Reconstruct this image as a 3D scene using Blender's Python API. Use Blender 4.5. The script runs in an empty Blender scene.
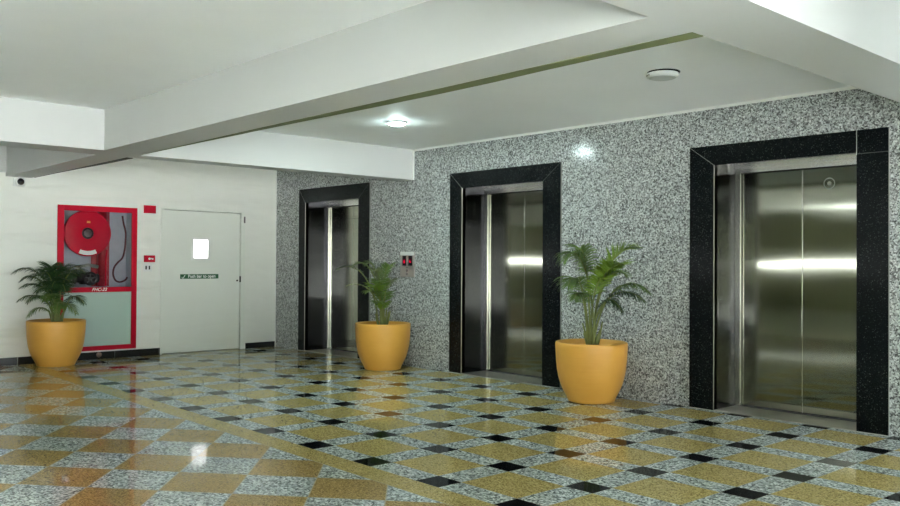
import bpy, bmesh, math, random
from mathutils import Vector, Matrix
random.seed(7)
C = bpy.context.scene.collection
PI = math.pi
YW = 6.871      # granite wall plane
XW = -11.435    # white wall plane
ZC = 2.70       # ceiling
ZB = 2.322      # beam undersides

# ------------------------------------------------------------------ materials
class NT:
    def __init__(s, name):
        s.m = bpy.data.materials.new(name); s.m.use_nodes = True
        s.t = s.m.node_tree; s.t.nodes.clear()
        s.out = s.n('ShaderNodeOutputMaterial')
    def n(s, typ, **kw):
        x = s.t.nodes.new(typ)
        for k, v in kw.items():
            if k.startswith('_'): setattr(x, k[1:], v)
            else:
                key = k.replace('__', ' ')
                x.inputs[key].default_value = v
        return x
    def l(s, a, b): s.t.links.new(a, b)
    def math(s, op, a, b=None, c=None):
        x = s.n('ShaderNodeMath', _operation=op)
        for i, v in enumerate((a, b, c)):
            if v is None: continue
            if isinstance(v, (int, float)): x.inputs[i].default_value = v
            else: s.l(v, x.inputs[i])
        return x.outputs[0]
    def mix(s, f, a, b):
        x = s.n('ShaderNodeMix', _data_type='RGBA')
        for i, v in ((0, f), (6, a), (7, b)):
            if isinstance(v, (int, float)): x.inputs[i].default_value = v
            elif isinstance(v, tuple): x.inputs[i].default_value = (*v, 1) if len(v) == 3 else v
            else: s.l(v, x.inputs[i])
        return x.outputs[2]
    def bsdf(s, color=None, rough=.5, metal=0., **kw):
        b = s.n('ShaderNodeBsdfPrincipled')
        if isinstance(color, tuple): b.inputs['Base Color'].default_value = (*color, 1)
        elif color is not None: s.l(color, b.inputs['Base Color'])
        if isinstance(rough, (int, float)): b.inputs['Roughness'].default_value = rough
        else: s.l(rough, b.inputs['Roughness'])
        b.inputs['Metallic'].default_value = metal
        for k, v in kw.items(): b.inputs[k.replace('__', ' ')].default_value = v
        s.l(b.outputs[0], s.out.inputs[0])
        return b
    def pos(s):
        return s.n('ShaderNodeNewGeometry').outputs['Position']
    def objpos(s):
        return s.n('ShaderNodeTexCoord').outputs['Object']
    def noise(s, scale, detail=2, rough=.5, vec=None, dist=0.):
        x = s.n('ShaderNodeTexNoise', Scale=scale, Detail=detail, Roughness=rough, Distortion=dist)
        if vec is not None: s.l(vec, x.inputs['Vector'])
        return x.outputs['Fac']
    def ramp(s, fac, stops, interp='LINEAR'):
        r = s.n('ShaderNodeValToRGB'); r.color_ramp.interpolation = interp
        e = r.color_ramp.elements
        while len(e) < len(stops): e.new(.5)
        for i, (p, c) in enumerate(stops):
            e[i].position = p; e[i].color = (*c, 1) if isinstance(c, tuple) else (c, c, c, 1)
        s.l(fac, r.inputs[0]); return r.outputs[0]
    def bump(s, b, h, strength=.2, dist=.01):
        x = s.n('ShaderNodeBump', Strength=strength, Distance=dist)
        s.l(h, x.inputs['Height']); s.l(x.outputs[0], b.inputs['Normal'])

def simple(name, color, rough=.5, metal=0., var=.08, scale=6., bump=0., **kw):
    t = NT(name); p = t.objpos()
    n = t.noise(scale, 3, .6, p)
    c = t.mix(n, tuple(max(0, v*(1-var)) for v in color), tuple(min(1, v*(1+var)) for v in color))
    b = t.bsdf(c, rough, metal, **kw)
    if bump: t.bump(b, t.noise(scale*4, 3, .6, p), bump, .01)
    return t.m

def emis(name, color, s):
    t = NT(name); e = t.n('ShaderNodeEmission', Strength=s); e.inputs[0].default_value = (*color, 1)
    t.l(e.outputs[0], t.out.inputs[0]); return t.m

def granite_fac(t, vec, scale):
    """salt and pepper crystals: random value per voronoi cell, blended with noise"""
    w = t.n('ShaderNodeTexNoise', Scale=scale*.55, Detail=2.)
    t.l(vec, w.inputs['Vector'])
    add = t.n('ShaderNodeVectorMath', _operation='MULTIPLY_ADD')
    t.l(w.outputs['Color'], add.inputs[0]); add.inputs[1].default_value = (1.3/scale,)*3; t.l(vec, add.inputs[2])
    v = t.n('ShaderNodeTexVoronoi', Scale=scale); t.l(add.outputs[0], v.inputs['Vector'])
    sep = t.n('ShaderNodeSeparateColor'); t.l(v.outputs['Color'], sep.inputs[0])
    return sep.outputs[0]

def wall_paint(name, col, rough=.45, wave=.0, **kw):
    t = NT(name); p = t.pos()
    n = t.noise(.9, 4, .6, p)
    c = t.mix(n, tuple(v*.93 for v in col), tuple(min(1, v*1.05) for v in col))
    b = t.bsdf(c, rough, 0, **kw)
    if wave:
        mp = t.n('ShaderNodeMapping'); mp.inputs['Scale'].default_value = (1, .45, 2.2); mp.inputs['Rotation'].default_value = (.12, 0, 0)
        t.l(p, mp.inputs['Vector'])
        n2 = t.noise(1.6, 2, .5, mp.outputs[0], .6)
        t.bump(b, n2, wave, .12)
    return t.m

M = {}
M['ceiling'] = wall_paint('ceiling_paint_lifted', (.86, .88, .88), .6)  # same paint as the beams, whitened to stand in for uplight
M['beam'] = wall_paint('beam_paint_dimmed', (.52, .53, .515), .5)  # the ceiling's paint, darkened to offset strong light on the beam faces
M['white_wall'] = wall_paint('white_wall_paint', (.77, .78, .72), .30, .6)
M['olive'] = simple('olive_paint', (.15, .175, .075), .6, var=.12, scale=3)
M['shade_strip'] = simple('beam_shadow_paint', (.035, .036, .02), .7)  # shadow tone under the short beam, painted as a colour
M['trimwhite'] = simple('white_trim', (.78, .79, .76), .45)
M['black_tile'] = simple('black_skirting_tile', (.010, .011, .012), .18, var=.4, scale=30)
M['satin'] = simple('satin_aluminium', (.66, .62, .57), .30, .85, var=.1, scale=8)
M['steel_trim'] = simple('steel_trim', (.55, .54, .52), .25, 1., var=.05)
M['olive_wall'] = simple('olive_wall_paint', (.30, .32, .18), .7, var=.08, scale=2)
M['dark_screed'] = simple('dark_screed', (.36, .37, .29), .7, var=.15, scale=1.5)
M['concrete'] = simple('yard_concrete', (.45, .47, .46), .9, var=.15, scale=1.5)

# gray granite wall
t = NT('grey_granite'); p = t.pos()
g = granite_fac(t, p, 92)
col = t.ramp(g, [(0, .04), (.20, .14), (.42, (.30, .315, .315)), (.70, (.44, .465, .46)), (1, (.72, .76, .75))])
big = t.noise(1.3, 3, .6, p)
col = t.mix(t.math('MULTIPLY', big, .25), col, (.30, .32, .31))
b = t.bsdf(col, .17, 0, IOR=1.32)
M['granite'] = t.m

# black granite surround
t = NT('black_granite'); p = t.pos()
g = granite_fac(t, p, 160)
col = t.ramp(g, [(0, (.003, .004, .0045)), (.86, (.006, .008, .009)), (.95, (.018, .022, .022)), (1, (.06, .07, .065))])
b = t.bsdf(col, .16, 0, IOR=1.22)
M['black_granite'] = t.m
M['joint_mid'] = simple('mid_grout', (.20, .21, .19), .6)
M['grout_dim'] = simple('dim_grout', (.06, .065, .06), .6)
M['cover_grey'] = simple('cover_grey', (.50, .53, .51), .5)
M['grout'] = simple('pale_grout', (.42, .44, .40), .7)

# brushed steel: vertical hairlines spread the reflections sideways
def steel(name, col, rough, an=.85):
    t = NT(name); p = t.pos()
    mp = t.n('ShaderNodeMapping'); mp.inputs['Scale'].default_value = (300, 300, 1.5); t.l(p, mp.inputs['Vector'])
    n = t.noise(1, 2, .5, mp.outputs[0])
    c = t.mix(n, tuple(v*.9 for v in col), tuple(min(1, v*1.08) for v in col))
    b = t.bsdf(c, rough, 1.)
    b.inputs['Anisotropic'].default_value = an
    b.inputs['Anisotropic Rotation'].default_value = .25
    tv = t.n('ShaderNodeCombineXYZ'); tv.inputs[2].default_value = 1
    t.l(tv.outputs[0], b.inputs['Tangent'])
    mp2 = t.n('ShaderNodeMapping'); mp2.inputs['Scale'].default_value = (.9, .9, 2.2); t.l(p, mp2.inputs['Vector'])
    t.bump(b, t.noise(1.0, 1, .4, mp2.outputs[0]), .05, .04)
    return t.m
M['steel'] = steel('brushed_steel_door', (.32, .325, .265), .10, 1.0)
M['steel_dark_refl'] = steel('brushed_steel_lining', (.020, .020, .022), .13, .9)  # dark reflections of the stainless lining put into its colour
M['steel_bright'] = steel('bright_steel_edge', (.72, .71, .68), .22, .3)
M['slot'] = simple('dark_slot', (.006, .006, .006), .6)

# floor ------------------------------------------------------------
t = NT('granite_mosaic_floor'); p = t.pos()
sep = t.n('ShaderNodeSeparateXYZ'); t.l(p, sep.inputs[0]); X, Y = sep.outputs[0], sep.outputs[1]
def lin(ax, ay, c): return t.math('ADD', t.math('ADD', t.math('MULTIPLY', X, ax), t.math('MULTIPLY', Y, ay)), c)
def frac(v): return t.math('FRACT', v)
def inv(a, b2, o):   # rows turning world xy into lattice coordinates
    det = a[0]*b2[1]-a[1]*b2[0]
    r1 = (b2[1]/det, -b2[0]/det); r2 = (-a[1]/det, a[0]/det)
    return (*r1, -(r1[0]*o[0]+r1[1]*o[1])), (*r2, -(r2[0]*o[0]+r2[1]*o[1]))
ang = -.014416; S = .660825; SB = .577506
r1, r2 = inv((math.cos(ang)*S, math.sin(ang)*S), (-math.sin(ang)*SB, math.cos(ang)*SB), (-8.42014, 3.461735))
u, v = lin(*r1), lin(*r2)
HB = .155
def inside(w):       # 1 inside the grey band round a lattice line
    a = t.math('ABSOLUTE', t.math('SUBTRACT', frac(t.math('ADD', w, .5)), .5))
    return t.math('LESS_THAN', a, HB), a
iu, au = inside(u); iv, av = inside(v)
black = t.math('MULTIPLY', iu, iv)
band = t.math('MAXIMUM', iu, iv)
c1, c2 = inv((-.32428, .27642), (.33553, .27851), (-5.68424, 1.79164))
cu, cv = lin(*c1), lin(*c2)
par = t.math('FLOORED_MODULO', t.math('ADD', t.math('FLOOR', cu), t.math('FLOOR', cv)), 2.)
zone_near = t.math('LESS_THAN', v, -.48)
zone_band = t.math('MULTIPLY', t.math('LESS_THAN', v, -HB), t.math('SUBTRACT', 1., zone_near))
# is it grey? near zone: even squares; far zone: bands; dividing strip: yellow
far_grey = t.math('MULTIPLY', band, t.math('SUBTRACT', 1., zone_band))
is_grey = t.math('ADD', t.math('MULTIPLY', zone_near, t.math('SUBTRACT', 1., par)),
                 t.math('MULTIPLY', t.math('SUBTRACT', 1., zone_near), far_grey))
is_black = t.math('MULTIPLY', black, t.math('GREATER_THAN', v, -.3))
g = granite_fac(t, p, 85)
grey = t.ramp(g, [(0, .07), (.2, (.15, .175, .17)), (.45, (.31, .355, .34)), (.7, (.47, .52, .50)), (1, (.76, .82, .80))])
g2 = granite_fac(t, p, 140)
yel = t.ramp(g2, [(0, (.15, .105, .032)), (.3, (.33, .245, .07)), (.6, (.43, .32, .10)), (1, (.60, .46, .17))])
tone = t.noise(.5, 1, .5, p)
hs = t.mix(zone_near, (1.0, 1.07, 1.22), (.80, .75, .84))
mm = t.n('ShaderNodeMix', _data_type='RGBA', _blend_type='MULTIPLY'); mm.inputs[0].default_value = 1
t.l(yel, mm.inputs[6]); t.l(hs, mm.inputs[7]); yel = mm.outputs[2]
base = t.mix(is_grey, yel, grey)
# pale grout lines
def gl(w, wid): return t.math('GREATER_THAN', t.math('ABSOLUTE', t.math('SUBTRACT', frac(w), .5)), .5-wid)
gn = t.math('MULTIPLY', t.math('MAXIMUM', gl(cu, .010), gl(cv, .010)), zone_near)
ge = t.math('LESS_THAN', t.math('ABSOLUTE', t.math('SUBTRACT', v, -.48)), .008)
gf = t.math('MULTIPLY', t.math('MAXIMUM', t.math('LESS_THAN', t.math('ABSOLUTE', t.math('SUBTRACT', au, HB)), .004),
                               t.math('LESS_THAN', t.math('ABSOLUTE', t.math('SUBTRACT', av, HB)), .004)), t.math('SUBTRACT', 1., zone_near))
base = t.mix(t.math('MULTIPLY', t.math('MAXIMUM', gn, t.math('MAXIMUM', ge, gf)), .55), base, (.42, .39, .26))
base = t.mix(is_black, base, (.008, .009, .011))
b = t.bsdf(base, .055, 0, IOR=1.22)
t.l(t.math('SUBTRACT', 1.22, t.math('MULTIPLY', is_black, .09)), b.inputs['IOR'])
nz = t.noise(2.2, 2, .5, p)
t.bump(b, nz, .03, .02)
M['floor'] = t.m

M['pot'] = None
t = NT('yellow_glazed_pot'); p = t.objpos()
mp = t.n('ShaderNodeMapping'); mp.inputs['Scale'].default_value = (1.2, 1.2, 22); t.l(p, mp.inputs['Vector'])
n = t.noise(1, 3, .6, mp.outputs[0]); n1 = t.noise(3, 3, .6, p)
col = t.mix(n1, (.68, .33, .050), (.80, .43, .085))
b = t.bsdf(col, .38, 0); t.bump(b, n, .4, .012)
M['pot'] = t.m
M['soil'] = simple('dark_soil', (.05, .032, .018), .95, var=.4, scale=40, bump=.6)
def leafmat(name, c1, c2):
    t = NT(name); p = t.objpos(); n = t.noise(9, 2, .5, p)
    col = t.mix(n, c1, c2)
    b = t.bsdf(col, .42, 0)
    tr = t.n('ShaderNodeBsdfTranslucent'); t.l(col, tr.inputs[0])
    mx = t.n('ShaderNodeMixShader'); mx.inputs[0].default_value = .22
    t.l(b.outputs[0], mx.inputs[1]); t.l(tr.outputs[0], mx.inputs[2]); t.l(mx.outputs[0], t.out.inputs[0])
    return t.m
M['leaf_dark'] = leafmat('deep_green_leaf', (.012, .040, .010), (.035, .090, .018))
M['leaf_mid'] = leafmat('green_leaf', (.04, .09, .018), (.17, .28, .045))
M['leaf_bright'] = leafmat('fresh_green_leaf', (.12, .22, .02), (.24, .38, .04))
M['leaf_dry'] = leafmat('pale_leaf', (.10, .14, .06), (.25, .28, .14))
M['stem'] = leafmat('stem_green', (.10, .15, .04), (.28, .30, .08))
M['red'] = simple('red_enamel', (.50, .003, .022), .35, var=.06, IOR=1.25)
M['red_mid'] = simple('deep_red_pipe', (.34, .005, .015), .3, var=.1)
M['red_dark'] = simple('dark_red_pipe', (.22, .004, .012), .35, var=.1)
M['hose'] = simple('dark_hose', (.09, .008, .014), .5)
M['mint'] = simple('frosted_mint_panel', (.40, .53, .47), .25, var=.05, scale=2)
M['recess'] = simple('recess_render', (.42, .41, .46), .8, var=.18, scale=9, bump=.3)
M['gunmetal'] = simple('gunmetal', (.06, .045, .05), .4, .6, var=.3, scale=20)
M['white'] = simple('white_plastic', (.72, .74, .72), .35, var=.03)
M['white_ink'] = simple('white_ink', (.85, .85, .83), .5, var=.02)
M['black_plastic'] = simple('black_plastic', (.006, .007, .009), .12)
M['door'] = wall_paint('door_paint', (.74, .765, .70), .35, .10)
M['sign_green'] = simple('sign_green', (.015, .10, .035), .4, var=.03)
M['panel_steel'] = simple('panel_steel', (.46, .44, .40), .35, .85, var=.05)
M['grey_plastic'] = simple('grey_plastic', (.16, .15, .15), .4)
M['brown_ball'] = simple('brown_pipe_end', (.26, .17, .15), .6, var=.25, scale=60)
M['red_led'] = emis('red_led', (1, .01, .05), .55)
M['lit'] = emis('lit_lamp', (.76, 1., .97), 210.)
M['fill_tube'] = emis('fill_tube', (.90, .98, 1.), 7.)  # glow of the added fill lamps
M['daylit'] = emis('daylit_pane', (.97, .97, .95), 1.1)
t = NT('clear_glass')
gl_ = t.n('ShaderNodeBsdfGlossy', Roughness=.03); tr = t.n('ShaderNodeBsdfTransparent'); tr.inputs[0].default_value = (.95, .97, .97, 1)
fr = t.n('ShaderNodeFresnel', IOR=1.16); mx = t.n('ShaderNodeMixShader')
t.l(fr.outputs[0], mx.inputs[0]); t.l(tr.outputs[0], mx.inputs[1]); t.l(gl_.outputs[0], mx.inputs[2]); t.l(mx.outputs[0], t.out.inputs[0])
M['glass'] = t.m

# ------------------------------------------------------------------ mesh helpers
class MB:
    def __init__(s): s.b = bmesh.new()
    def box(s, x0, x1, y0, y1, z0, z1, bev=0.):
        r = bmesh.ops.create_cube(s.b, size=1)
        vs = r['verts']
        for v in vs:
            v.co = Vector(((x0+x1)/2+v.co.x*(x1-x0), (y0+y1)/2+v.co.y*(y1-y0), (z0+z1)/2+v.co.z*(z1-z0)))
        if bev:
            es = list({e for v in vs for e in v.link_edges})
            bmesh.ops.bevel(s.b, geom=es, offset=bev, segments=2, affect='EDGES', profile=.5)
        return s
    def prism(s, pts, axis, a0, a1):
        """polygon of 2-D points extruded along axis 0/1/2"""
        def mk(p, a):
            q = list(p); q.insert(axis, a); return Vector(q)
        A = [s.b.verts.new(mk(p, a0)) for p in pts]; B = [s.b.verts.new(mk(p, a1)) for p in pts]
        n = len(pts)
        fs = [s.b.faces.new(A), s.b.faces.new(B[::-1])]
        for i in range(n): fs.append(s.b.faces.new((A[i], B[i], B[(i+1) % n], A[(i+1) % n])))
        bmesh.ops.recalc_face_normals(s.b, faces=fs)
        return s
    def lathe(s, prof, c=(0, 0, 0), seg=40, axis=2):
        rings = []
        for r, z in prof:
            ring = []
            for i in range(seg):
                a = 2*PI*i/seg; q = [r*math.cos(a), r*math.sin(a)]; q.insert(axis, z)
                ring.append(s.b.verts.new(Vector(q)+Vector(c)))
            rings.append(ring)
        fs = []
        for k in range(len(rings)-1):
            for i in range(seg):
                j = (i+1) % seg
                fs.append(s.b.faces.new((rings[k][i], rings[k][j], rings[k+1][j], rings[k+1][i])))
        fs.append(s.b.faces.new(rings[0])); fs.append(s.b.faces.new(rings[-1]))
        bmesh.ops.recalc_face_normals(s.b, faces=fs)
        for f in fs[:-2]: f.smooth = True
        return s
    def tube(s, pts, rad, seg=10):
        pts = [Vector(p) for p in pts]; n = len(pts)
        if not hasattr(rad, '__len__'): rad = [rad]*n
        rings = []; up = None
        for i, p in enumerate(pts):
            d = (pts[min(i+1, n-1)]-pts[max(i-1, 0)]).normalized()
            if up is None: up = d.orthogonal().normalized()
            up = (up-d*up.dot(d)).normalized(); w = d.cross(up)
            rings.append([s.b.verts.new(p+(up*math.cos(2*PI*k/seg)+w*math.sin(2*PI*k/seg))*rad[i]) for k in range(seg)])
        fs = []
        for i in range(n-1):
            for k in range(seg):
                j = (k+1) % seg
                f = s.b.faces.new((rings[i][k], rings[i][j], rings[i+1][j], rings[i+1][k])); f.smooth = True; fs.append(f)
        fs.append(s.b.faces.new(rings[0])); fs.append(s.b.faces.new(rings[-1]))
        bmesh.ops.recalc_face_normals(s.b, faces=fs)
        return s
    def torus(s, c, R, r, axis=0, seg=48, m=8):
        rings = []
        for i in range(seg):
            a = 2*PI*i/seg; ring = []
            for k in range(m):
                b_ = 2*PI*k/m; rr = R+r*math.cos(b_)
                q = [rr*math.cos(a), rr*math.sin(a)]; q.insert(axis, r*math.sin(b_)); ring.append(s.b.verts.new(Vector(q)+Vector(c)))
            rings.append(ring)
        fs = []
        for i in range(seg):
            for k in range(m):
                f = s.b.faces.new((rings[i][k], rings[(i+1) % seg][k], rings[(i+1) % seg][(k+1) % m], rings[i][(k+1) % m])); f.smooth = True; fs.append(f)
        bmesh.ops.recalc_face_normals(s.b, faces=fs)
        return s
    def obj(s, name, mat, parent=None):
        me = bpy.data.meshes.new(name); s.b.to_mesh(me); s.b.free()
        me.materials.append(mat)
        o = bpy.data.objects.new(name, me); C.objects.link(o)
        if parent is not None:
            o.parent = parent
        return o

def thing(name, label, cat, loc=(0, 0, 0), rz=0, group=None):
    o = bpy.data.objects.new(name, None); C.objects.link(o); o.empty_display_size = .1
    o.location = loc; o.rotation_euler = (0, 0, rz); return tag(o, label, cat, group)
def tag(o, label, cat, group=None):
    o['label'] = label; o['category'] = cat
    if group: o['group'] = group
    return o
def struct(o, label=None):
    o['kind'] = 'structure'
    if label: o['label'] = label
    return o
def origin(o, c):
    """move a mesh object's origin to c without moving its shape"""
    c = Vector(c); o.data.transform(Matrix.Translation(-c)); o.location = c; return o
def text_obj(name, body, size, mat, parent, loc, rot, depth=.0015, shear=0., sx=1.):
    cu = bpy.data.curves.new(name, 'FONT'); cu.body = body; cu.size = size; cu.extrude = depth; cu.shear = shear
    cu.align_x = 'CENTER'; cu.align_y = 'CENTER'; cu.offset = size*.015
    tmp = bpy.data.objects.new('tmp', cu); C.objects.link(tmp)
    dg = bpy.context.evaluated_depsgraph_get(); me = bpy.data.meshes.new_from_object(tmp.evaluated_get(dg))
    bpy.data.objects.remove(tmp)
    me.name = name; me.materials.clear(); me.materials.append(mat)
    me.transform(Matrix.Translation(loc) @ rot.to_matrix().to_4x4() @ Matrix.Diagonal((sx, 1, 1, 1)))
    o = bpy.data.objects.new(name, me); C.objects.link(o); o.parent = parent
    return o

from mathutils import Euler
ROT_X = Euler((PI/2, 0, PI/2))       # text facing +X (white wall)
ROT_Y = Euler((PI/2, 0, 0))          # text facing -Y (granite wall)

def wall_cells(axis, pos0, pos1, a0, a1, z0, z1, holes):
    """wall slab with rectangular holes; axis = normal axis; holes = (a0,a1,z0,z1)"""
    m = MB()
    As = sorted({a0, a1, *[h[0] for h in holes], *[h[1] for h in holes]})
    Zs = sorted({z0, z1, *[h[2] for h in holes], *[h[3] for h in holes]})
    for i in range(len(As)-1):
        am = (As[i]+As[i+1])/2; run = None
        for k in range(len(Zs)-1):
            zm = (Zs[k]+Zs[k+1])/2
            hole = any(h[0] < am < h[1] and h[2] < zm < h[3] for h in holes)
            if not hole: run = [Zs[k], Zs[k+1]] if run is None else [run[0], Zs[k+1]]
            if hole or k == len(Zs)-2:
                if run:
                    if axis == 1: m.box(As[i], As[i+1], pos0, pos1, run[0], run[1])
                    else: m.box(pos0, pos1, As[i], As[i+1], run[0], run[1])
                run = None
    return m

# ------------------------------------------------------------------ shell
XR = 7.0; YB = -9.0; XL = -22.0; YL = 2.62
m = MB().box(XW-.3, -.6, YL, YW+.65, -.12, 0); m.box(XW-.3, -.6, -.5, YL, -.12, 0)
struct(m.obj('floor', M['floor']))
m = MB().box(-.6, XR, -.5, YW+.65, -.12, 0); m.box(-.6, XR, YB, -.5, -.12, 0)
struct(m.obj('floor', M['concrete']), 'plain pale concrete floor of the sunny parking bays')
m = MB().box(XL, -.6, YB, -.5, -.12, 0); m.box(XL, XW-.3, -.5, YL, -.12, 0)
struct(m.obj('floor', M['dark_screed']), 'darker screed floor of the deep parking bays')
m = MB().box(XW-.3, XR, YL, YW+.65, ZC, ZC+.15); m.box(XL, XR, YB, YL, ZC, ZC+.15)
struct(m.obj('ceiling', M['ceiling']))

LIFTS = [  # outer left, inner left, inner right, outer right, inner top
    (-10.765, -10.598, -9.305, -9.058, 2.150),
    (-7.486, -7.278, -6.028, -5.782, 2.165),
    (-4.261, -4.019, -2.785, -2.547, 2.175)]
DY = YW+.379   # plane of the car doors
struct(wall_cells(1, YW, YW+.55, XW, XR, 0, ZC, [(a-.03, b+.03, 0, z+.03) for _, a, b, _, z in LIFTS]).obj('wall_back', M['granite']))
struct(wall_cells(0, XW-.30, XW, YL, YW+.55, 0, ZC, [(3.70, 4.69, .13, 1.99), (5.06, 6.33, 0, 2.02)]).obj('wall_left', M['white_wall']))
# far sides of the deep parking bays: olive walls with a slit shaped to give the lift doors a bright streak
pw = MB().box(XL, XR, YB-.2, YB, -.12, 1.24); pw.box(XL, XR, YB-.2, YB, 1.38, ZC+.15)
struct(pw.obj('wall_front', M['olive_wall']))
pw = MB().box(XL-.2, XL, YB-.2, YL+.2, -.12, 1.17); pw.box(XL-.2, XL, YB-.2, YL+.2, 1.44, ZC+.15); pw.box(XL, XW-.3, YL, YL+.2, -.12, ZC+.15)
struct(pw.obj('wall_far_left', M['olive_wall']))
struct(MB().box(-60, 60, -70, 40, -.32, -.13).obj('floor', M['concrete']), 'pale concrete yard outside the open side')

# beams
struct(MB().box(-8.18, -2.06, 3.0, 3.40, ZB, ZC).obj('trim_1', M['beam']), 'long painted ceiling beam running parallel to the granite wall')
struct(MB().box(XW, -8.44, 3.07, 3.37, ZB, ZC).obj('trim_2', M['beam']), 'short length of ceiling beam ending on the white wall above the camera')
struct(MB().box(-8.44, -8.18, 3.0, YW, ZB, ZC).obj('trim_3', M['beam']), 'painted ceiling beam over the first lift')
struct(MB().box(-8.42, -8.045, YB+.01, 3.0, ZB, ZC).obj('trim_4', M['beam']), 'near length of the left cross beam')
struct(MB().box(-2.06, -1.665, YB, YW, ZB, ZC).obj('trim_5', M['beam']), 'painted cross beam at top right')
struct(MB().box(XW, XW+.03, YL, 3.07, ZB+.045, ZC).obj('trim_11', M['beam']), 'painted edge of the beam along the white wall')
struct(MB().box(2.0, 2.4, YB, YW, ZB, ZC).obj('trim_12', M['beam']), 'added unseen cross beam that holds back side light')  # beam added out of view to block side light on the beam faces
struct(MB().box(-.1, .5, 3.0, 4.9, 0, ZC).obj('wall_shade_pier', M['beam']), 'added unseen pier that shades the top right cross beam')  # pier added out of view to shade the bright cross beam face
# olive strip on the underside of the long beam, running out to nothing on the left
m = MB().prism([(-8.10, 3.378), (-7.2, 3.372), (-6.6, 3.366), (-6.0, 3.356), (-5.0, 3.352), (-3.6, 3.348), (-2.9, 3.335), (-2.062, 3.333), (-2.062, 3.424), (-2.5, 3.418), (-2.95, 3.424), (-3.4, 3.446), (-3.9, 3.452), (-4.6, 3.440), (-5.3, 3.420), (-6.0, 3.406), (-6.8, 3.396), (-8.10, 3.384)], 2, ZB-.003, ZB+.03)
struct(m.obj('trim_6', M['olive']), 'olive strip along the lower edge of the long beam')
m = MB().prism([(XW+.1, 3.372), (-8.60, 3.372), (-8.46, 3.44), (-8.8, 3.44), (-10.6, 3.38)], 2, ZB-.004, ZB+.03)  # thin dark sheet standing in for the shadow below the short beam
struct(m.obj('trim_shade', M['shade_strip']), 'painted shadow strip along the lower edge of the short beam')
# white bead between granite and ceiling, and white edges of the granite
struct(MB().box(-8.17, -2.07, YW-.014, YW, ZC-.022, ZC).obj('trim_8', M['trimwhite']), 'thin white bead between granite and ceiling')
struct(MB().box(-8.18, -8.165, YW-.022, YW, ZB, ZC-.022).obj('trim_9', M['trimwhite']), 'thin white bead down the end of the beam')
struct(MB().box(XW, XW+.012, YW-.012, YW, 0, ZC).obj('trim_10', M['trimwhite']), 'white bead in the wall corner')

# skirting
m = MB()
y = YB
ys = [YL+.01+.6*i for i in range(30)]
for i, y in enumerate(ys):
    e = min(y+.594, 5.045)
    if y >= e: break
    m.box(XW, XW+.016, y, e, 0, .094, .001)
struct(m.obj('baseboard_left', M['black_tile']), 'black tile skirting along the white wall left of the door')
struct(MB().box(XW, XW+.016, 6.365, YW-.014, 0, .082, .001).obj('baseboard_corner', M['black_tile']), 'black tile skirting between the door and the corner')

# ------------------------------------------------------------------ service door (setting)
dr = MB()
dr.box(XW-.12, XW+.012, 5.05, 5.078, 0, 2.03); dr.box(XW-.12, XW+.012, 6.278, 6.34, 0, 2.03); dr.box(XW-.12, XW+.012, 5.078, 6.278, 2.008, 2.03)
fr_ = dr.obj('door_1', M['door']); struct(fr_, 'white painted service door in the white wall')
Wy0, Wy1, Wz0, Wz1 = 5.535, 5.760, 1.335, 1.602
leaf = wall_cells(0, XW-.065, XW-.016, 5.088, 6.266, .010, 1.996, [(Wy0-.01, Wy1+.01, Wz0-.01, Wz1+.01)]).obj('door_leaf', M['door'], fr_)
m = MB()
for a in ((Wy0-.035, Wy1+.035, Wz1, Wz1+.03), (Wy0-.035, Wy1+.035, Wz0-.03, Wz0), (Wy0-.035, Wy0, Wz0, Wz1), (Wy1, Wy1+.035, Wz0, Wz1)):
    m.box(XW-.008, XW+.002, *a)
m.obj('window_bead', M['trimwhite'], leaf)
pane = MB().box(XW-.035, XW-.022, Wy0-.01, Wy1+.01, Wz0-.01, Wz1+.01).obj('window_pane', M['daylit'], leaf); pane['label'] = 'small vision pane bright with daylight'
sg = MB().box(XW-.016, XW-.003, 5.345, 5.925, 1.043, 1.107).obj('push_bar_sign', M['sign_green'], fr_)
sg['label'] = 'narrow green sign with white lettering'
text_obj('sign_lettering', 'Push bar to open', .062, M['white_ink'], sg, (XW-.0025, 5.668, 1.077), ROT_X, .0008, 0, .98)
m = MB(); m.prism([(5.36, 1.072), (5.370, 1.064), (5.38, 1.052), (5.405, 1.092), (5.420, 1.100), (5.408, 1.078), (5.388, 1.050), (5.372, 1.048)][::-1], 0, XW-.003, XW-.0015)
m.obj('tick_mark', M['white_ink'], sg)
h1 = MB().box(XW-.008, XW+.012, 6.262, 6.280, .985, 1.075, .002).obj('door_lock', M['black_plastic'], fr_)
MB().lathe([(.0, 0), (.013, 0), (.013, .012), (.008, .016), (0, .016)], (XW-.009, 6.225, 1.01), 16, 0).obj('door_handle', M['black_plastic'], fr_)
h2 = MB().box(XW+.012, XW+.030, 6.318, 6.336, 1.86, 1.955, .003).obj('hinge', M['grey_plastic'], fr_)
bk = MB().box(XW-.30, XW-.12, 5.04, 6.35, 0, 2.03).obj('door_reveal', M['door'], fr_)

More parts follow.
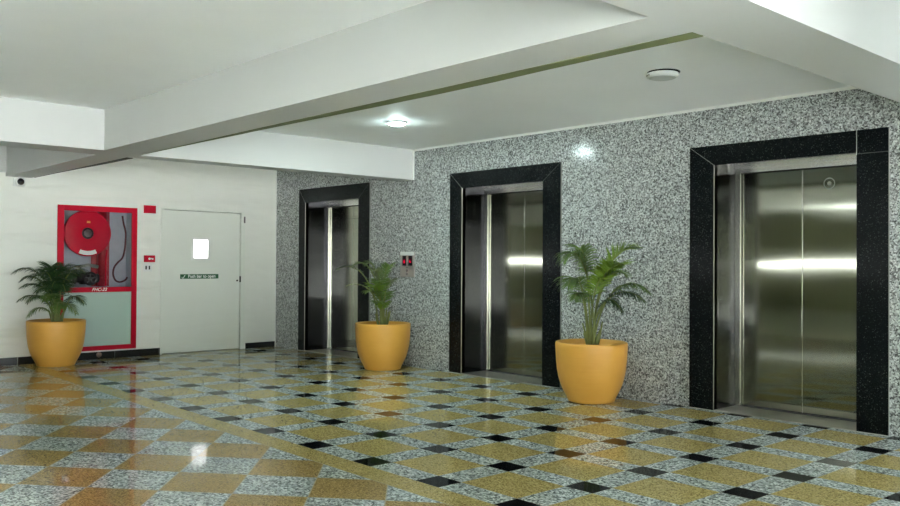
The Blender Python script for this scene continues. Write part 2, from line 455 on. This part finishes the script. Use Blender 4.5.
# ------------------------------------------------------------------ lifts
LT = ['left lift entrance with narrow black granite surround, partly behind a pot palm',
      'middle lift entrance with black granite surround and steel doors',
      'right lift entrance, nearest the camera, with widest black granite surround']
FP = .018; ZT = 2.349
for k, (xo, xi, xj, xp, zt) in enumerate(LIFTS):
    cx = (xi+xj)/2
    L = thing('elevator', LT[k], 'elevator', (cx, YW, 0))
    def add(mb, name, mat, parent=None, label=None):
        o = mb.obj(name, mat); o.data.transform(Matrix.Translation((-cx, -YW, 0)))
        o.parent = parent or L
        if label: o['label'] = label
        return o
    y0, y1 = YW-FP, YW+.04
    add(MB().prism([(xo, 0), (xi, 0), (xi, zt), (xo, ZT)], 1, y0, y1), 'surround_jamb', M['black_granite'])
    if k < 2:
        add(MB().prism([(xj, 0), (xp, 0), (xp, ZT), (xj, zt)], 1, y0, y1), 'surround_jamb', M['black_granite'])
        add(MB().prism([(xi, zt), (xj, zt), (xp, ZT), (xo, ZT)], 1, y0, y1), 'surround_lintel', M['black_granite'])
    else:
        add(MB().box(xj, xp, y0, y1, 0, zt-.012), 'surround_jamb', M['black_granite'])
        add(MB().box(xj+.003, xp, y0, y1, zt-.008, ZT), 'corner_block', M['black_granite'])
        add(MB().prism([(xi, zt), (xj, zt), (xj, ZT), (xo, ZT)], 1, y0, y1), 'surround_lintel', M['black_granite'])
    # pale mitre joints
    w = .0014
    add(MB().prism([(xi-w, zt-w*1.5), (xi+w, zt), (xo+w*1.5, ZT), (xo, ZT-w*1.5)], 1, y0-.0006, y0+.003), 'mitre_joint', M['joint_mid'])
    if k < 2: add(MB().prism([(xj+w, zt-w*1.2), (xj-w, zt), (xp-w*1.5, ZT), (xp, ZT-w*1.5)], 1, y0-.0004, y0+.003), 'mitre_joint', M['grout_dim'])
    else:
        add(MB().box(xj-.0015, xj+.0025, y0-.0006, y0+.003, zt-.02, ZT), 'joint', M['grout'])
        add(MB().box(xj, xp, y0-.0006, y0+.003, zt-.013, zt-.008), 'joint', M['grout_dim'])
    add(MB().box(xp, xp+.002, y0, y0+.02, 0, ZT), 'edge_trim', M['joint_mid'])
    # threshold strip of pale stone under the surround
    add(MB().box(xo, xi+.01, y0-.008, y0, 0, .004), 'joint_filler', M['grout'])
    add(MB().box(xj-.01, xp, y0-.008, y0, 0, .004), 'joint_filler', M['grout'])
    # steel lining
    add(MB().box(xi-.028, xi, y0+.002, DY+.05, 0, zt), 'lining_jamb', M['steel_dark_refl'])
    add(MB().box(xj, xj+.028, y1, DY+.05, 0, zt), 'lining_jamb', M['steel_dark_refl'])
    add(MB().box(xi-.028, xj+.028, y1, DY+.05, zt, zt+.028), 'lining_head', M['steel_bright'])
    add(MB().box(xi-.001, xi+.003, y0-.002, y0+.006, 0, zt), 'lining_edge', M['panel_steel'])
    add(MB().box(xi, xj, DY-.035, DY+.04, zt-.050, zt-.001), 'transom', M['steel_bright'])
    # return stile and doors
    add(MB().box(xi, xi+.055, DY-.03, DY+.03, 0.004, zt-.05, .002), 'door_stile', M['steel_bright'])
    zd = zt-.056
    xa, xb = xi+.062, xj-.002
    for a, b_ in ((xa, cx-.0022), (cx+.0022, xb)):
        add(MB().box(a, b_, DY, DY+.035, .018, zd, .004), 'door_panel', M['steel'])
    add(MB().box(cx-.0022, cx+.0022, DY+.003, DY+.02, .018, zd), 'door_seal', M['steel_bright'])
    add(MB().box(xi-.02, xj+.02, DY+.036, DY+.06, 0.004, zt), 'door_backing', M['slot'])
    # sill
    si = add(MB().box(xi, xj, YW-FP, DY-.014, 0, .006), 'sill', M['satin'])
    add(MB().box(xi, xj, DY-.014, DY+.036, .0, .0035), 'sill_slot', M['slot'], L)
    if k == 2:   # round sticker mark on the right leaf
        st = MB().torus((-3.17, DY-.0015, 1.985), .045, .004, 1, 28, 6); st.lathe([(.0, 0), (.018, 0), (.018, .002), (0, .002)], (-3.17, DY-.002, 1.985), 20, 1)
        add(st, 'sticker_residue', M['grout'])

# call panel
P0 = thing('elevator_call_panel', 'steel lift call panel with two red arrow displays on the granite wall', 'call panel', (-8.274, YW, 1.269))
def loc(mb, name, mat, root, parent=None, label=None):
    o = mb.obj(name, mat); o.data.transform(Matrix.Translation(-root.location)); o.parent = parent or root
    if label: o['label'] = label
    return o
px0, px1, pz0, pz1 = -8.408, -8.140, 1.113, 1.427
loc(MB().box(px0, px1, YW-.018, YW, pz0, pz1, .003), 'faceplate', M['panel_steel'], P0)
loc(MB().box(px0, px1, YW-.020, YW-.018, pz1-.045, pz1-.002), 'top_strip', M['white'], P0)
for i, (a, b_) in enumerate(((px0+.042, px0+.118), (px0+.158, px0+.236))):
    d = loc(MB().box(a, b_, YW-.020, YW-.018, 1.252, 1.378), 'display', M['black_plastic'], P0)
    c = (a+b_)/2; z = 1.305; s = .020 if i == 0 else .014
    if i == 0: m = MB().prism([(c-s, z), (c-s*.35, z), (c-s*.35, z+s), (c+s*.35, z+s), (c+s*.35, z), (c+s, z), (c, z-s*1.3)], 1, YW-.0215, YW-.0203)
    else: m = MB().prism([(c-s, z-s), (c-s, z+s*1.4), (c-s*.4, z+s*1.4), (c-s*.4, z), (c+s, z), (c+s, z-s)], 1, YW-.0215, YW-.0203)
    loc(m, 'indicator', M['red_led'], P0, None, 'red lit symbol')
for z in (1.192, 1.150):
    loc(MB().lathe([(0, 0), (.017, 0), (.019, .008), (0, .008)][::-1], (px0+.135, YW-.026, z), 20, 1), 'button', M['grey_plastic'], P0)
loc(MB().box(px0+.115, px0+.155, YW-.0195, YW-.018, 1.222, 1.232), 'engraving', M['grey_plastic'], P0)

# ------------------------------------------------------------------ ceiling fittings
D = thing('ceiling_downlight', 'round lit downlight glowing white in the ceiling near the left beam', 'ceiling light', (-6.68, 5.39, ZC))
loc(MB().lathe([(.0, -.020), (.075, -.020), (.098, -.012), (.102, 0), (.0, 0)], (-6.68, 5.39, ZC), 36), 'bezel', M['white'], D)
loc(MB().lathe([(.0, -.032), (.055, -.031), (.080, -.0205), (.0, -.0205)], (-6.68, 5.39, ZC), 36), 'diffuser', M['lit'], D)
sx, sy = -3.565, 5.365
D = thing('smoke_detector', 'round white drum shaped ceiling unit with dark backing ring', 'detector', (sx, sy, ZC))
loc(MB().lathe([(.0, -.046), (.100, -.044), (.112, -.038), (.114, -.012), (.108, -.010), (0, -.010)], (sx, sy, ZC), 44), 'housing', M['white'], D)
loc(MB().lathe([(0, -.012), (.110, -.012), (.118, -.006), (.118, 0), (0, 0)], (sx+.006, sy+.006, ZC), 44), 'backing_ring', M['black_plastic'], D)
loc(MB().lathe([(0, -.0485), (.086, -.0485), (.096, -.0445), (0, -.0445)], (sx, sy, ZC), 40), 'cover', M['cover_grey'], D)
m = MB()
for a in (-2.36, -2.2, -2.0): m.box(sx+.111*math.cos(a)-.005, sx+.111*math.cos(a)+.005, sy+.111*math.sin(a)-.004, sy+.111*math.sin(a)+.004, ZC-.034, ZC-.024)
loc(m, 'vent_slot', M['grey_plastic'], D)
# fill lamps added behind the camera to brighten ceiling and floor
for i, (x, y) in enumerate([(-5.0, -2.6), (-4.0, -.3), (-6.4, -1.2)]):
    B = thing('fill_lamp', 'long suspended fill lamp added out of view behind the camera', 'ceiling light', (x, y, ZC-.36), 0, 'added fill lamps behind the camera')
    loc(MB().box(x-.6, x+.6, y-.02, y+.02, ZC-.36, ZC-.32, .004), 'housing', M['white'], B)
    loc(MB().tube([(x-.56, y, ZC-.385), (x+.56, y, ZC-.385)], .016, 12), 'tube', M['fill_tube'], B)
    for q in (-.5, .5): loc(MB().tube([(x+q, y, ZC-.32), (x+q, y, ZC)], .006, 8), 'hanger', M['white'], B)

# ------------------------------------------------------------------ cctv
K = thing('security_camera', 'small white dome camera with black lens under the beam on the white wall', 'camera', (XW, 3.215, 2.262))
loc(MB().box(XW, XW+.03, 3.155, 3.29, 2.205, 2.312, .006), 'mount_plate', M['white'], K)
loc(MB().lathe([(0, 0), (.058, 0), (.060, .03), (.052, .048), (0, .05)], (XW+.028, 3.222, 2.264), 30, 0), 'body', M['white'], K)
dm = bmesh.new(); bmesh.ops.create_uvsphere(dm, u_segments=24, v_segments=14, radius=.042)
for f in dm.faces: f.smooth = True
mb = MB(); mb.b.free(); mb.b = dm
for v_ in dm.verts: v_.co += Vector((XW+.072, 3.224, 2.262))
loc(mb, 'lens_dome', M['black_plastic'], K)

# ------------------------------------------------------------------ red plates on the white wall
tag(origin(MB().box(XW-.004, XW+.012, 4.806, 4.975, 1.945, 2.052, .002).obj('alarm_sounder', M['red']), (XW, 4.89, 1.998)), 'plain red rectangular unit on the white wall, top right of the cabinet', 'alarm')
CP = thing('fire_call_point', 'red fire call point with white mark, halfway up the white wall', 'call point', (XW, 4.88, 1.322))
loc(MB().box(XW, XW+.03, 4.812, 4.962, 1.276, 1.368, .004), 'body', M['red'], CP)
m = MB().lathe([(0, 0), (.016, 0), (.016, .002), (0, .002)], (XW+.030, 4.880, 1.322), 16, 0)
m.box(XW+.030, XW+.032, 4.893, 4.912, 1.316, 1.332); m.box(XW+.030, XW+.032, 4.916, 4.936, 1.310, 1.330)
loc(m, 'white_mark', M['white_ink'], CP)
SW = thing('wall_socket', 'small white plate with two dark slots below the red call point', 'socket', (XW, 4.868, 1.195))
loc(MB().box(XW, XW+.008, 4.808, 4.928, 1.148, 1.246, .003), 'faceplate', M['white'], SW)
for yy in (4.843, 4.890): loc(MB().box(XW+.008, XW+.011, yy-.009, yy+.009, 1.175, 1.225, .004), 'slot', M['black_plastic'], SW)
tag(origin(MB().lathe([(0, 0), (.030, .0), (.036, .012), (.030, .028), (.016, .034), (0, .034)], (XW+.016, 4.215, .058), 20, 0).obj('pipe_stub', M['brown_ball']), (XW+.016, 4.215, .058)),
    'small brownish round pipe end on the black skirting under the red cabinet', 'pipe')

# ------------------------------------------------------------------ fire hose cabinet
FX = XW+.02
F = thing('fire_hose_cabinet', 'red framed fire hose cabinet with glass over a pale mint panel', 'cabinet', (XW, 4.19, .115))
m = MB(); m.box(XW-.29, XW-.27, 3.71, 4.68, .14, 1.98); 
for a in ((3.703, 3.713, .135, 1.985), (4.677, 4.687, .135, 1.985), (3.713, 4.677, .133, .143), (3.713, 4.677, 1.975, 1.985)): m.box(XW-.29, XW-.001, *a)
loc(m, 'back_box', M['recess'], F)
fr1 = MB()
def bar(m, y0, y1, z0, z1): m.box(XW-.012, FX, y0, y1, z0, z1, .003)
bar(fr1, 3.683, 3.762, .113, 2.006); bar(fr1, 4.642, 4.712, .113, 2.006)
bar(fr1, 3.762, 4.642, 1.935, 2.006); bar(fr1, 3.762, 4.642, .113, .172)
fr1 = loc(fr1, 'frame', M['red'], F)
mid = MB(); mid.box(XW-.012, FX+.002, 3.762, 4.642, .878, .945, .003)
mid = loc(mid, 'middle_rail', M['red'], F)
loc(MB().box(XW-.006, XW+.004, 3.762, 4.642, .172, .878), 'lower_panel', M['mint'], F)
loc(MB().box(XW-.004, XW+.002, 3.762, 4.642, .945, 1.935), 'glass_pane', M['glass'], F)
o = text_obj('lettering', 'FHC-22', .060, M['white_ink'], F, (FX+.003, 4.21, .912), ROT_X, .0008, .35, 1.0)
o.data.transform(Matrix.Translation(-F.location))

rc = (XW-.03, 4.075, 1.65)
Hh = thing('hose_reel', 'big round red hose reel behind the cabinet glass', 'hose reel', (XW-.12, 4.075, 1.65))
loc(MB().lathe([(0, -.015), (.272, -.015), (.292, -.005), (.292, .004), (.270, .010), (.12, .002), (0, .002)], (rc[0]-.005, rc[1], rc[2]), 64, 0), 'front_disc', M['red'], Hh)
loc(MB().lathe([(0, -.008), (.29, -.008), (.29, .008), (0, .008)], (rc[0]-.078, rc[1], rc[2]), 64, 0), 'rear_disc', M['red_dark'], Hh)
loc(MB().lathe([(0, -.028), (.235, -.028), (.25, 0), (.235, .028), (0, .028)], (rc[0]-.042, rc[1], rc[2]), 48, 0), 'hose_coil', M['hose'], Hh)
hb = loc(MB().lathe([(0, 0), (.075, 0), (.07, .010), (.03, .014), (0, .014)], (rc[0]-.003, rc[1], rc[2]), 32, 0), 'hub', M['gunmetal'], Hh)
m = MB().lathe([(0, 0), (.05, 0), (.05, .004), (0, .004)], (rc[0]+.009, rc[1], rc[2]), 24, 0)
for i in range(7):
    a = i*2*PI/7; m.box(rc[0]+.011, rc[0]+.014, rc[1]+.045*math.cos(a)-.008, rc[1]+.045*math.cos(a)+.008, rc[2]+.045*math.sin(a)-.008, rc[2]+.045*math.sin(a)+.008)
loc(m, 'bolt_ring', M['grey_plastic'], Hh, hb)
loc(MB().torus((rc[0]-.006, rc[1], rc[2]), .292, .012, 0, 64, 8), 'rim', M['red'], Hh)
m = MB(); pts = []
for i in range(9):
    a = -PI/2-.42+.84*i/8; pts.append((rc[1]+.285*math.cos(a), rc[2]+.285*math.sin(a)))
inn = [(rc[1]+.232*math.cos(-PI/2+.42-.84*i/8), rc[2]+.232*math.sin(-PI/2+.42-.84*i/8)) for i in range(9)]
m.prism(pts+inn, 0, rc[0]+.007, rc[0]+.0115)
loc(m, 'label_plate', M['white_ink'], Hh)
loc(MB().box(rc[0]-.012, rc[0]-.002+.006, rc[1]-.012, rc[1]+.030, rc[2]+.135, rc[2]+.16), 'maker_mark', M['pot'], Hh)

RP = MB(); RP.box(XW-.262, XW-.248, 4.20, 4.44, .95, 1.96); RP.tube([(XW-.19, 4.325, .95), (XW-.19, 4.325, 1.965)], .060, 24)
RP.tube([(XW-.19, 4.325, 1.05), (XW-.19, 4.325, 1.09)], .068, 24)
tag(origin(RP.obj('riser_pipe', M['red_mid']), (XW-.20, 4.335, .95)), 'deep red riser pipe standing behind the hose reel', 'pipe')
tag(origin(MB().tube([(XW-.09, 4.335, .96), (XW-.09, 4.335, 1.30), (XW-.09, 4.35, 1.44)], .014, 10).obj('feed_pipe', M['red']), (XW-.1, 4.33, .96)), 'thin bright red feed pipe in front of the riser pipe', 'pipe')

V = thing('landing_valve', 'dark hose valve with round handwheel low in the cabinet', 'valve', (XW-.15, 4.09, 1.05))
vc = (XW-.05, 4.12, 1.055)
loc(MB().torus(vc, .078, .014, 0, 32, 8), 'handwheel', M['gunmetal'], V)
m = MB()
for i in range(5):
    a = i*2*PI/5+.3; m.tube([vc, (vc[0], vc[1]+.078*math.cos(a), vc[2]+.078*math.sin(a))], .008, 6)
m.lathe([(0, -.012), (.024, -.012), (.024, .012), (0, .012)], vc, 16, 0)
loc(m, 'spokes', M['grey_plastic'], V)
m = MB().tube([(XW-.16, 4.12, 1.055), (XW-.05, 4.12, 1.055)], .018, 12); m.tube([(XW-.13, 3.93, 1.06), (XW-.13, 4.25, 1.06)], .058, 18)
m.tube([(XW-.13, 3.90, 1.06), (XW-.13, 3.95, 1.06)], .082, 18); m.box(XW-.21, XW-.11, 4.02, 4.17, .98, 1.14, .02)
loc(m, 'valve_body', M['gunmetal'], V)
m = MB().tube([(XW-.10, 3.90, .96), (XW-.09, 3.92, 1.10), (XW-.10, 3.97, 1.20), (XW-.10, 4.10, 1.235), (XW-.12, 4.24, 1.21)], .022, 10)
loc(m, 'outlet_arm', M['panel_steel'], V)
hp = [(1.90, 4.555), (1.80, 4.572), (1.68, 4.600), (1.55, 4.600), (1.43, 4.588), (1.33, 4.56), (1.27, 4.50), (1.20, 4.45), (1.11, 4.438), (1.03, 4.47), (1.005, 4.53), (1.03, 4.60), (1.07, 4.630)]
def smooth(pts, n=4):
    out = []
    for i in range(len(pts)-1):
        p0, p1, p2, p3 = [Vector(pts[max(0, min(len(pts)-1, i+k))]) for k in (-1, 0, 1, 2)]
        for j in range(n):
            q = j/n; out.append(.5*((2*p1)+(p2-p0)*q+(2*p0-5*p1+4*p2-p3)*q*q+(3*p1-p0-3*p2+p3)*q**3))
    out.append(Vector(pts[-1])); return out
tag(origin(MB().tube(smooth([(XW-.10, y, z) for z, y in hp]), .012, 10).obj('hose', M['hose']), (XW-.1, 4.5, 1.0)), 'thin dark hose hanging in a loop at the right of the cabinet', 'hose')

# ------------------------------------------------------------------ potted palms
POTP = [(0, 0), (.200, 0), (.216, .006), (.222, .022), (.232, .045), (.262, .10), (.288, .16), (.307, .225), (.321, .30), (.329, .375), (.334, .45), (.337, .51), (.337, .545), (.333, .556), (.322, .560), (.311, .555), (.306, .54), (.302, .46), (0, .455)]
def bez(p0, p1, p2, p3, t):
    a = 1-t; return p0*a**3+p1*(3*a*a*t)+p2*(3*a*t*t)+p3*t**3
def frond_mesh(base, tip, arch, n, ll, rnd, droop=.5, start=.46, spread=1.0, lw=.0062):
    """rachis plus two rows of leaflets; arch lifts the middle"""
    p0 = Vector(base); p3 = Vector(tip)
    d = p3-p0
    p1 = p0+Vector((d.x*.06, d.y*.06, max(d.z, .2)*.72+arch*.3)); p2 = p0+Vector((d.x*.50, d.y*.50, d.z+arch))
    m = MB(); N = 16
    pts = [bez(p0, p1, p2, p3, i/N) for i in range(N+1)]
    m.tube(pts, [.009*(1-.8*i/N)+.0015 for i in range(N+1)], 6)
    ms = m
    lf = MB()
    for i in range(n):
        t = start+(1-start)*(i+.5)/n
        p = bez(p0, p1, p2, p3, t); q = bez(p0, p1, p2, p3, min(1, t+.01)); tg = (q-p)
        if tg.length < 1e-6: tg = p-bez(p0, p1, p2, p3, t-.01)
        tg.normalize()
        side = tg.cross(Vector((0, 0, 1)))
        if side.length < .15: side = tg.cross(Vector((.3, 1, 0)))
        side.normalize(); nrm = side.cross(tg).normalized()
        s_ = (t-start)/(1-start)
        L_ = ll*(.55+1.0*math.sin(PI*min(1, s_*.8+.18)))*.75*(1-.45*max(0, s_-.6))
        for sg_ in (-1, 1):
            Lr = L_*rnd.uniform(.85, 1.12)
            fw = .45+.65*s_+rnd.uniform(-.1, .1)
            dr0 = (side*sg_*spread+tg*fw+nrm*rnd.uniform(.05, .3)).normalized()
            prev = p.copy(); dirv = dr0.copy(); w = lw*rnd.uniform(.85, 1.15); K_ = 4
            wv = dirv.cross(nrm).normalized()
            rows = []
            for k in range(K_+1):
                ww = w*(.45, 1., .95, .6, .06)[k]
                rows.append((prev.copy(), wv*ww))
                dirv = (dirv+Vector((0, 0, -droop*(.12+.14*k)))).normalized(); prev = prev+dirv*(Lr/K_)
            A = [lf.b.verts.new(c-w_) for c, w_ in rows]; B = [lf.b.verts.new(c+w_) for c, w_ in rows]; Mi = [lf.b.verts.new(c-nrm*abs(w_.length)*.35) for c, w_ in rows]
            for k in range(K_):
                lf.b.faces.new((A[k], Mi[k], Mi[k+1], A[k+1])); lf.b.faces.new((Mi[k], B[k], B[k+1], Mi[k+1]))
    return ms, lf

def palm(label, loc_, fronds, canes, seed, wallclip, start=.46):
    rnd = random.Random(seed)
    root = thing('potted_palm', label, 'potted plant', loc_, .829, 'palms in yellow pots')
    pot = MB().lathe(POTP, (0, 0, 0), 56).obj('pot', M['pot'], root)
    MB().lathe([(0, .0), (.298, .0), (.299, .012), (.15, .03), (0, .035)], (0, 0, .456), 32).obj('soil', M['soil'], root)
    def clip(bm):
        for v_ in bm.verts:
            w = Matrix.Rotation(.829, 3, 'Z') @ v_.co+Vector(loc_)
            lim = wallclip(w)
            if lim is not None: v_.co += Matrix.Rotation(-.829, 3, 'Z') @ lim
    for (tx, ty, tz, arch, n, ll, droop, mat) in fronds:
        a = rnd.uniform(0, 2*PI); r = rnd.uniform(.01, .05)
        base = (r*math.cos(a)+tx*.04, r*math.sin(a), .47)
        ms, lf = frond_mesh(base, (tx, ty, .55+tz), arch, n, ll, rnd, droop, start)
        clip(ms.b); clip(lf.b)
        fo = ms.obj('frond', M['stem'], root)
        lf.obj('leaflets', M[mat], fo)
    for i in range(canes):
        a = 2*PI*i/canes; r = rnd.uniform(.015, .045)
        b0 = Vector((r*math.cos(a), r*math.sin(a), .46)); t0 = b0+Vector((.06*math.cos(a), .06*math.sin(a), rnd.uniform(.16, .30)))
        MB().tube([b0, (b0+t0)/2+Vector((.004, 0, 0)), t0], [.014, .011, .006], 8).obj('cane', M['stem'], root)
    return root
def clipY(w):
    return Vector((0, YW-.03-w.y, 0)) if w.y > YW-.03 else None
def clipX(w):
    return Vector((XW+.05-w.x, 0, 0)) if w.x < XW+.05 else None

# (tip x right, tip y away, tip z over rim, arch, leaflets, leaflet length, droop, material)
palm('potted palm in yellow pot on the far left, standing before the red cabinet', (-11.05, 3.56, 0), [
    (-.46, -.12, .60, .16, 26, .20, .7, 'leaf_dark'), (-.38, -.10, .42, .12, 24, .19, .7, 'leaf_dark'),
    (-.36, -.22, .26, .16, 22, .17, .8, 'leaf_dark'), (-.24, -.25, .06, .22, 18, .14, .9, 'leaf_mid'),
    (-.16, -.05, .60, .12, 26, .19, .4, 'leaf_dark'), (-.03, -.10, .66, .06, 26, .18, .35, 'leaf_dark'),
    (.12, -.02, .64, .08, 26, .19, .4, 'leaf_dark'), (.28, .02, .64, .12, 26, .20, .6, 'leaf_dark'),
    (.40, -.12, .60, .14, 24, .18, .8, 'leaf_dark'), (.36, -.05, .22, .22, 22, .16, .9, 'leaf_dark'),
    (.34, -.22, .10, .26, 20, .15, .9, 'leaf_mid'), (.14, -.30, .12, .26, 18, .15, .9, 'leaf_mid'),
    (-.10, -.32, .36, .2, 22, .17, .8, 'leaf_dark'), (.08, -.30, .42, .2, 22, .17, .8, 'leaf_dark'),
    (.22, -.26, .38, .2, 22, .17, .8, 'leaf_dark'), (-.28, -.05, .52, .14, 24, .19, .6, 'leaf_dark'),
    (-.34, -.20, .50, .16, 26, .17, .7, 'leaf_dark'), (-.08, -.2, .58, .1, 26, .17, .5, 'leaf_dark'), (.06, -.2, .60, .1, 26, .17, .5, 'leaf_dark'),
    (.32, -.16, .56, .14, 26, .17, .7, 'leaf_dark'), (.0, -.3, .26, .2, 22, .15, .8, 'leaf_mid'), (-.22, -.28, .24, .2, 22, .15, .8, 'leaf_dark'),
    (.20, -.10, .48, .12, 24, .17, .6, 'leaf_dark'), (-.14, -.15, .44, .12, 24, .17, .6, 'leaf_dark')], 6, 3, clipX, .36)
palm('potted palm in yellow pot standing between left and middle lifts, fronds leaning left', (-8.215, 6.43, 0), [
    (-.54, -.10, .66, .14, 26, .15, .4, 'leaf_dark'), (-.42, -.25, .46, .10, 9, .08, .5, 'leaf_dry'),
    (-.36, -.05, .70, .14, 26, .15, .5, 'leaf_mid'), (-.20, .0, .72, .08, 26, .15, .4, 'leaf_mid'),
    (-.10, -.12, .64, .06, 24, .12, .3, 'leaf_dry'), (.10, -.10, .70, .05, 24, .13, .3, 'leaf_mid'),
    (.13, -.14, .52, .05, 20, .12, .3, 'leaf_dry'), (.05, -.22, .38, .04, 24, .13, .3, 'leaf_mid'),
    (-.12, -.22, .46, .05, 24, .14, .3, 'leaf_bright'), (-.02, -.25, .52, .04, 24, .14, .3, 'leaf_mid'),
    (-.20, -.16, .38, .08, 20, .13, .4, 'leaf_mid'), (.03, -.12, .24, .04, 18, .11, .3, 'leaf_bright'),
    (-.08, -.18, .26, .04, 18, .12, .3, 'leaf_mid')], 7, 11, clipY)
palm('potted palm in yellow pot standing between middle and right lifts', (-5.055, 6.445, 0), [
    (-.27, -.10, .78, .22, 34, .24, .9, 'leaf_mid'), (-.14, -.06, .86, .12, 30, .20, .7, 'leaf_mid'),
    (.35, -.22, .88, .03, 40, .22, .12, 'leaf_bright'), (.24, -.30, .74, .04, 34, .20, .2, 'leaf_bright'), (.16, -.26, .70, .03, 30, .17, .2, 'leaf_bright'),
    (-.25, -.18, .54, .22, 30, .22, .9, 'leaf_mid'), (-.20, -.26, .42, .18, 22, .15, .9, 'leaf_mid'),
    (.50, -.22, .48, .24, 32, .18, .8, 'leaf_mid'), (.44, -.28, .40, .24, 28, .16, .8, 'leaf_dark'),
    (.30, -.14, .64, .12, 30, .17, .6, 'leaf_mid'), (.25, -.20, .30, .28, 20, .13, .9, 'leaf_dark'),
    (.08, -.22, .60, .05, 26, .16, .4, 'leaf_bright')], 9, 23, clipY)

# ------------------------------------------------------------------ camera
f, yaw, pitch, roll = 856.586, -.82905, .01068, .00594
Fv = Vector((math.sin(yaw)*math.cos(pitch), math.cos(yaw)*math.cos(pitch), math.sin(pitch)))
R0 = Vector((math.cos(yaw), -math.sin(yaw), 0)); U0 = R0.cross(Fv)
R2 = R0*math.cos(roll)+U0*math.sin(roll); U2 = -R0*math.sin(roll)+U0*math.cos(roll)
cam = bpy.data.cameras.new('camera'); cam.sensor_width = 36; cam.sensor_fit = 'HORIZONTAL'; cam.lens = f*36/900
co = bpy.data.objects.new('camera', cam); C.objects.link(co)
mat = Matrix((R2, U2, -Fv)).transposed().to_4x4(); mat.translation = Vector((0, 0, 1.3)); co.matrix_world = mat
bpy.context.scene.camera = co

# ------------------------------------------------------------------ light
w = bpy.data.worlds.new('sky'); bpy.context.scene.world = w; w.use_nodes = True
nt = w.node_tree; bg = nt.nodes['Background']
tc = nt.nodes.new('ShaderNodeTexCoord'); sp = nt.nodes.new('ShaderNodeSeparateXYZ'); nt.links.new(tc.outputs['Generated'], sp.inputs[0])
rp = nt.nodes.new('ShaderNodeValToRGB'); nt.links.new(sp.outputs[2], rp.inputs[0])
e = rp.color_ramp.elements; e[0].position = 0; e[0].color = (3.8, 4.0, 4.0, 1); e[1].position = .055; e[1].color = (.60, .66, .70, 1)
nt.links.new(rp.outputs[0], bg.inputs[0]); bg.inputs[1].default_value = 1.3

sun = bpy.data.lights.new('sun', 'SUN'); sun.energy = 70; sun.angle = .02; sun.color = (.97, .98, 1)
so = bpy.data.objects.new('sun', sun); C.objects.link(so)
so.rotation_euler = Vector((1, -.25, .65)).to_track_quat('Z', 'Y').to_euler()
sc = bpy.context.scene
sc.view_settings.view_transform = 'Standard'; sc.view_settings.look = 'None'; sc.view_settings.gamma = 1
sc.view_settings.use_curve_mapping = False; sc.view_settings.exposure = 1.42
sc.cycles.diffuse_bounces = 8
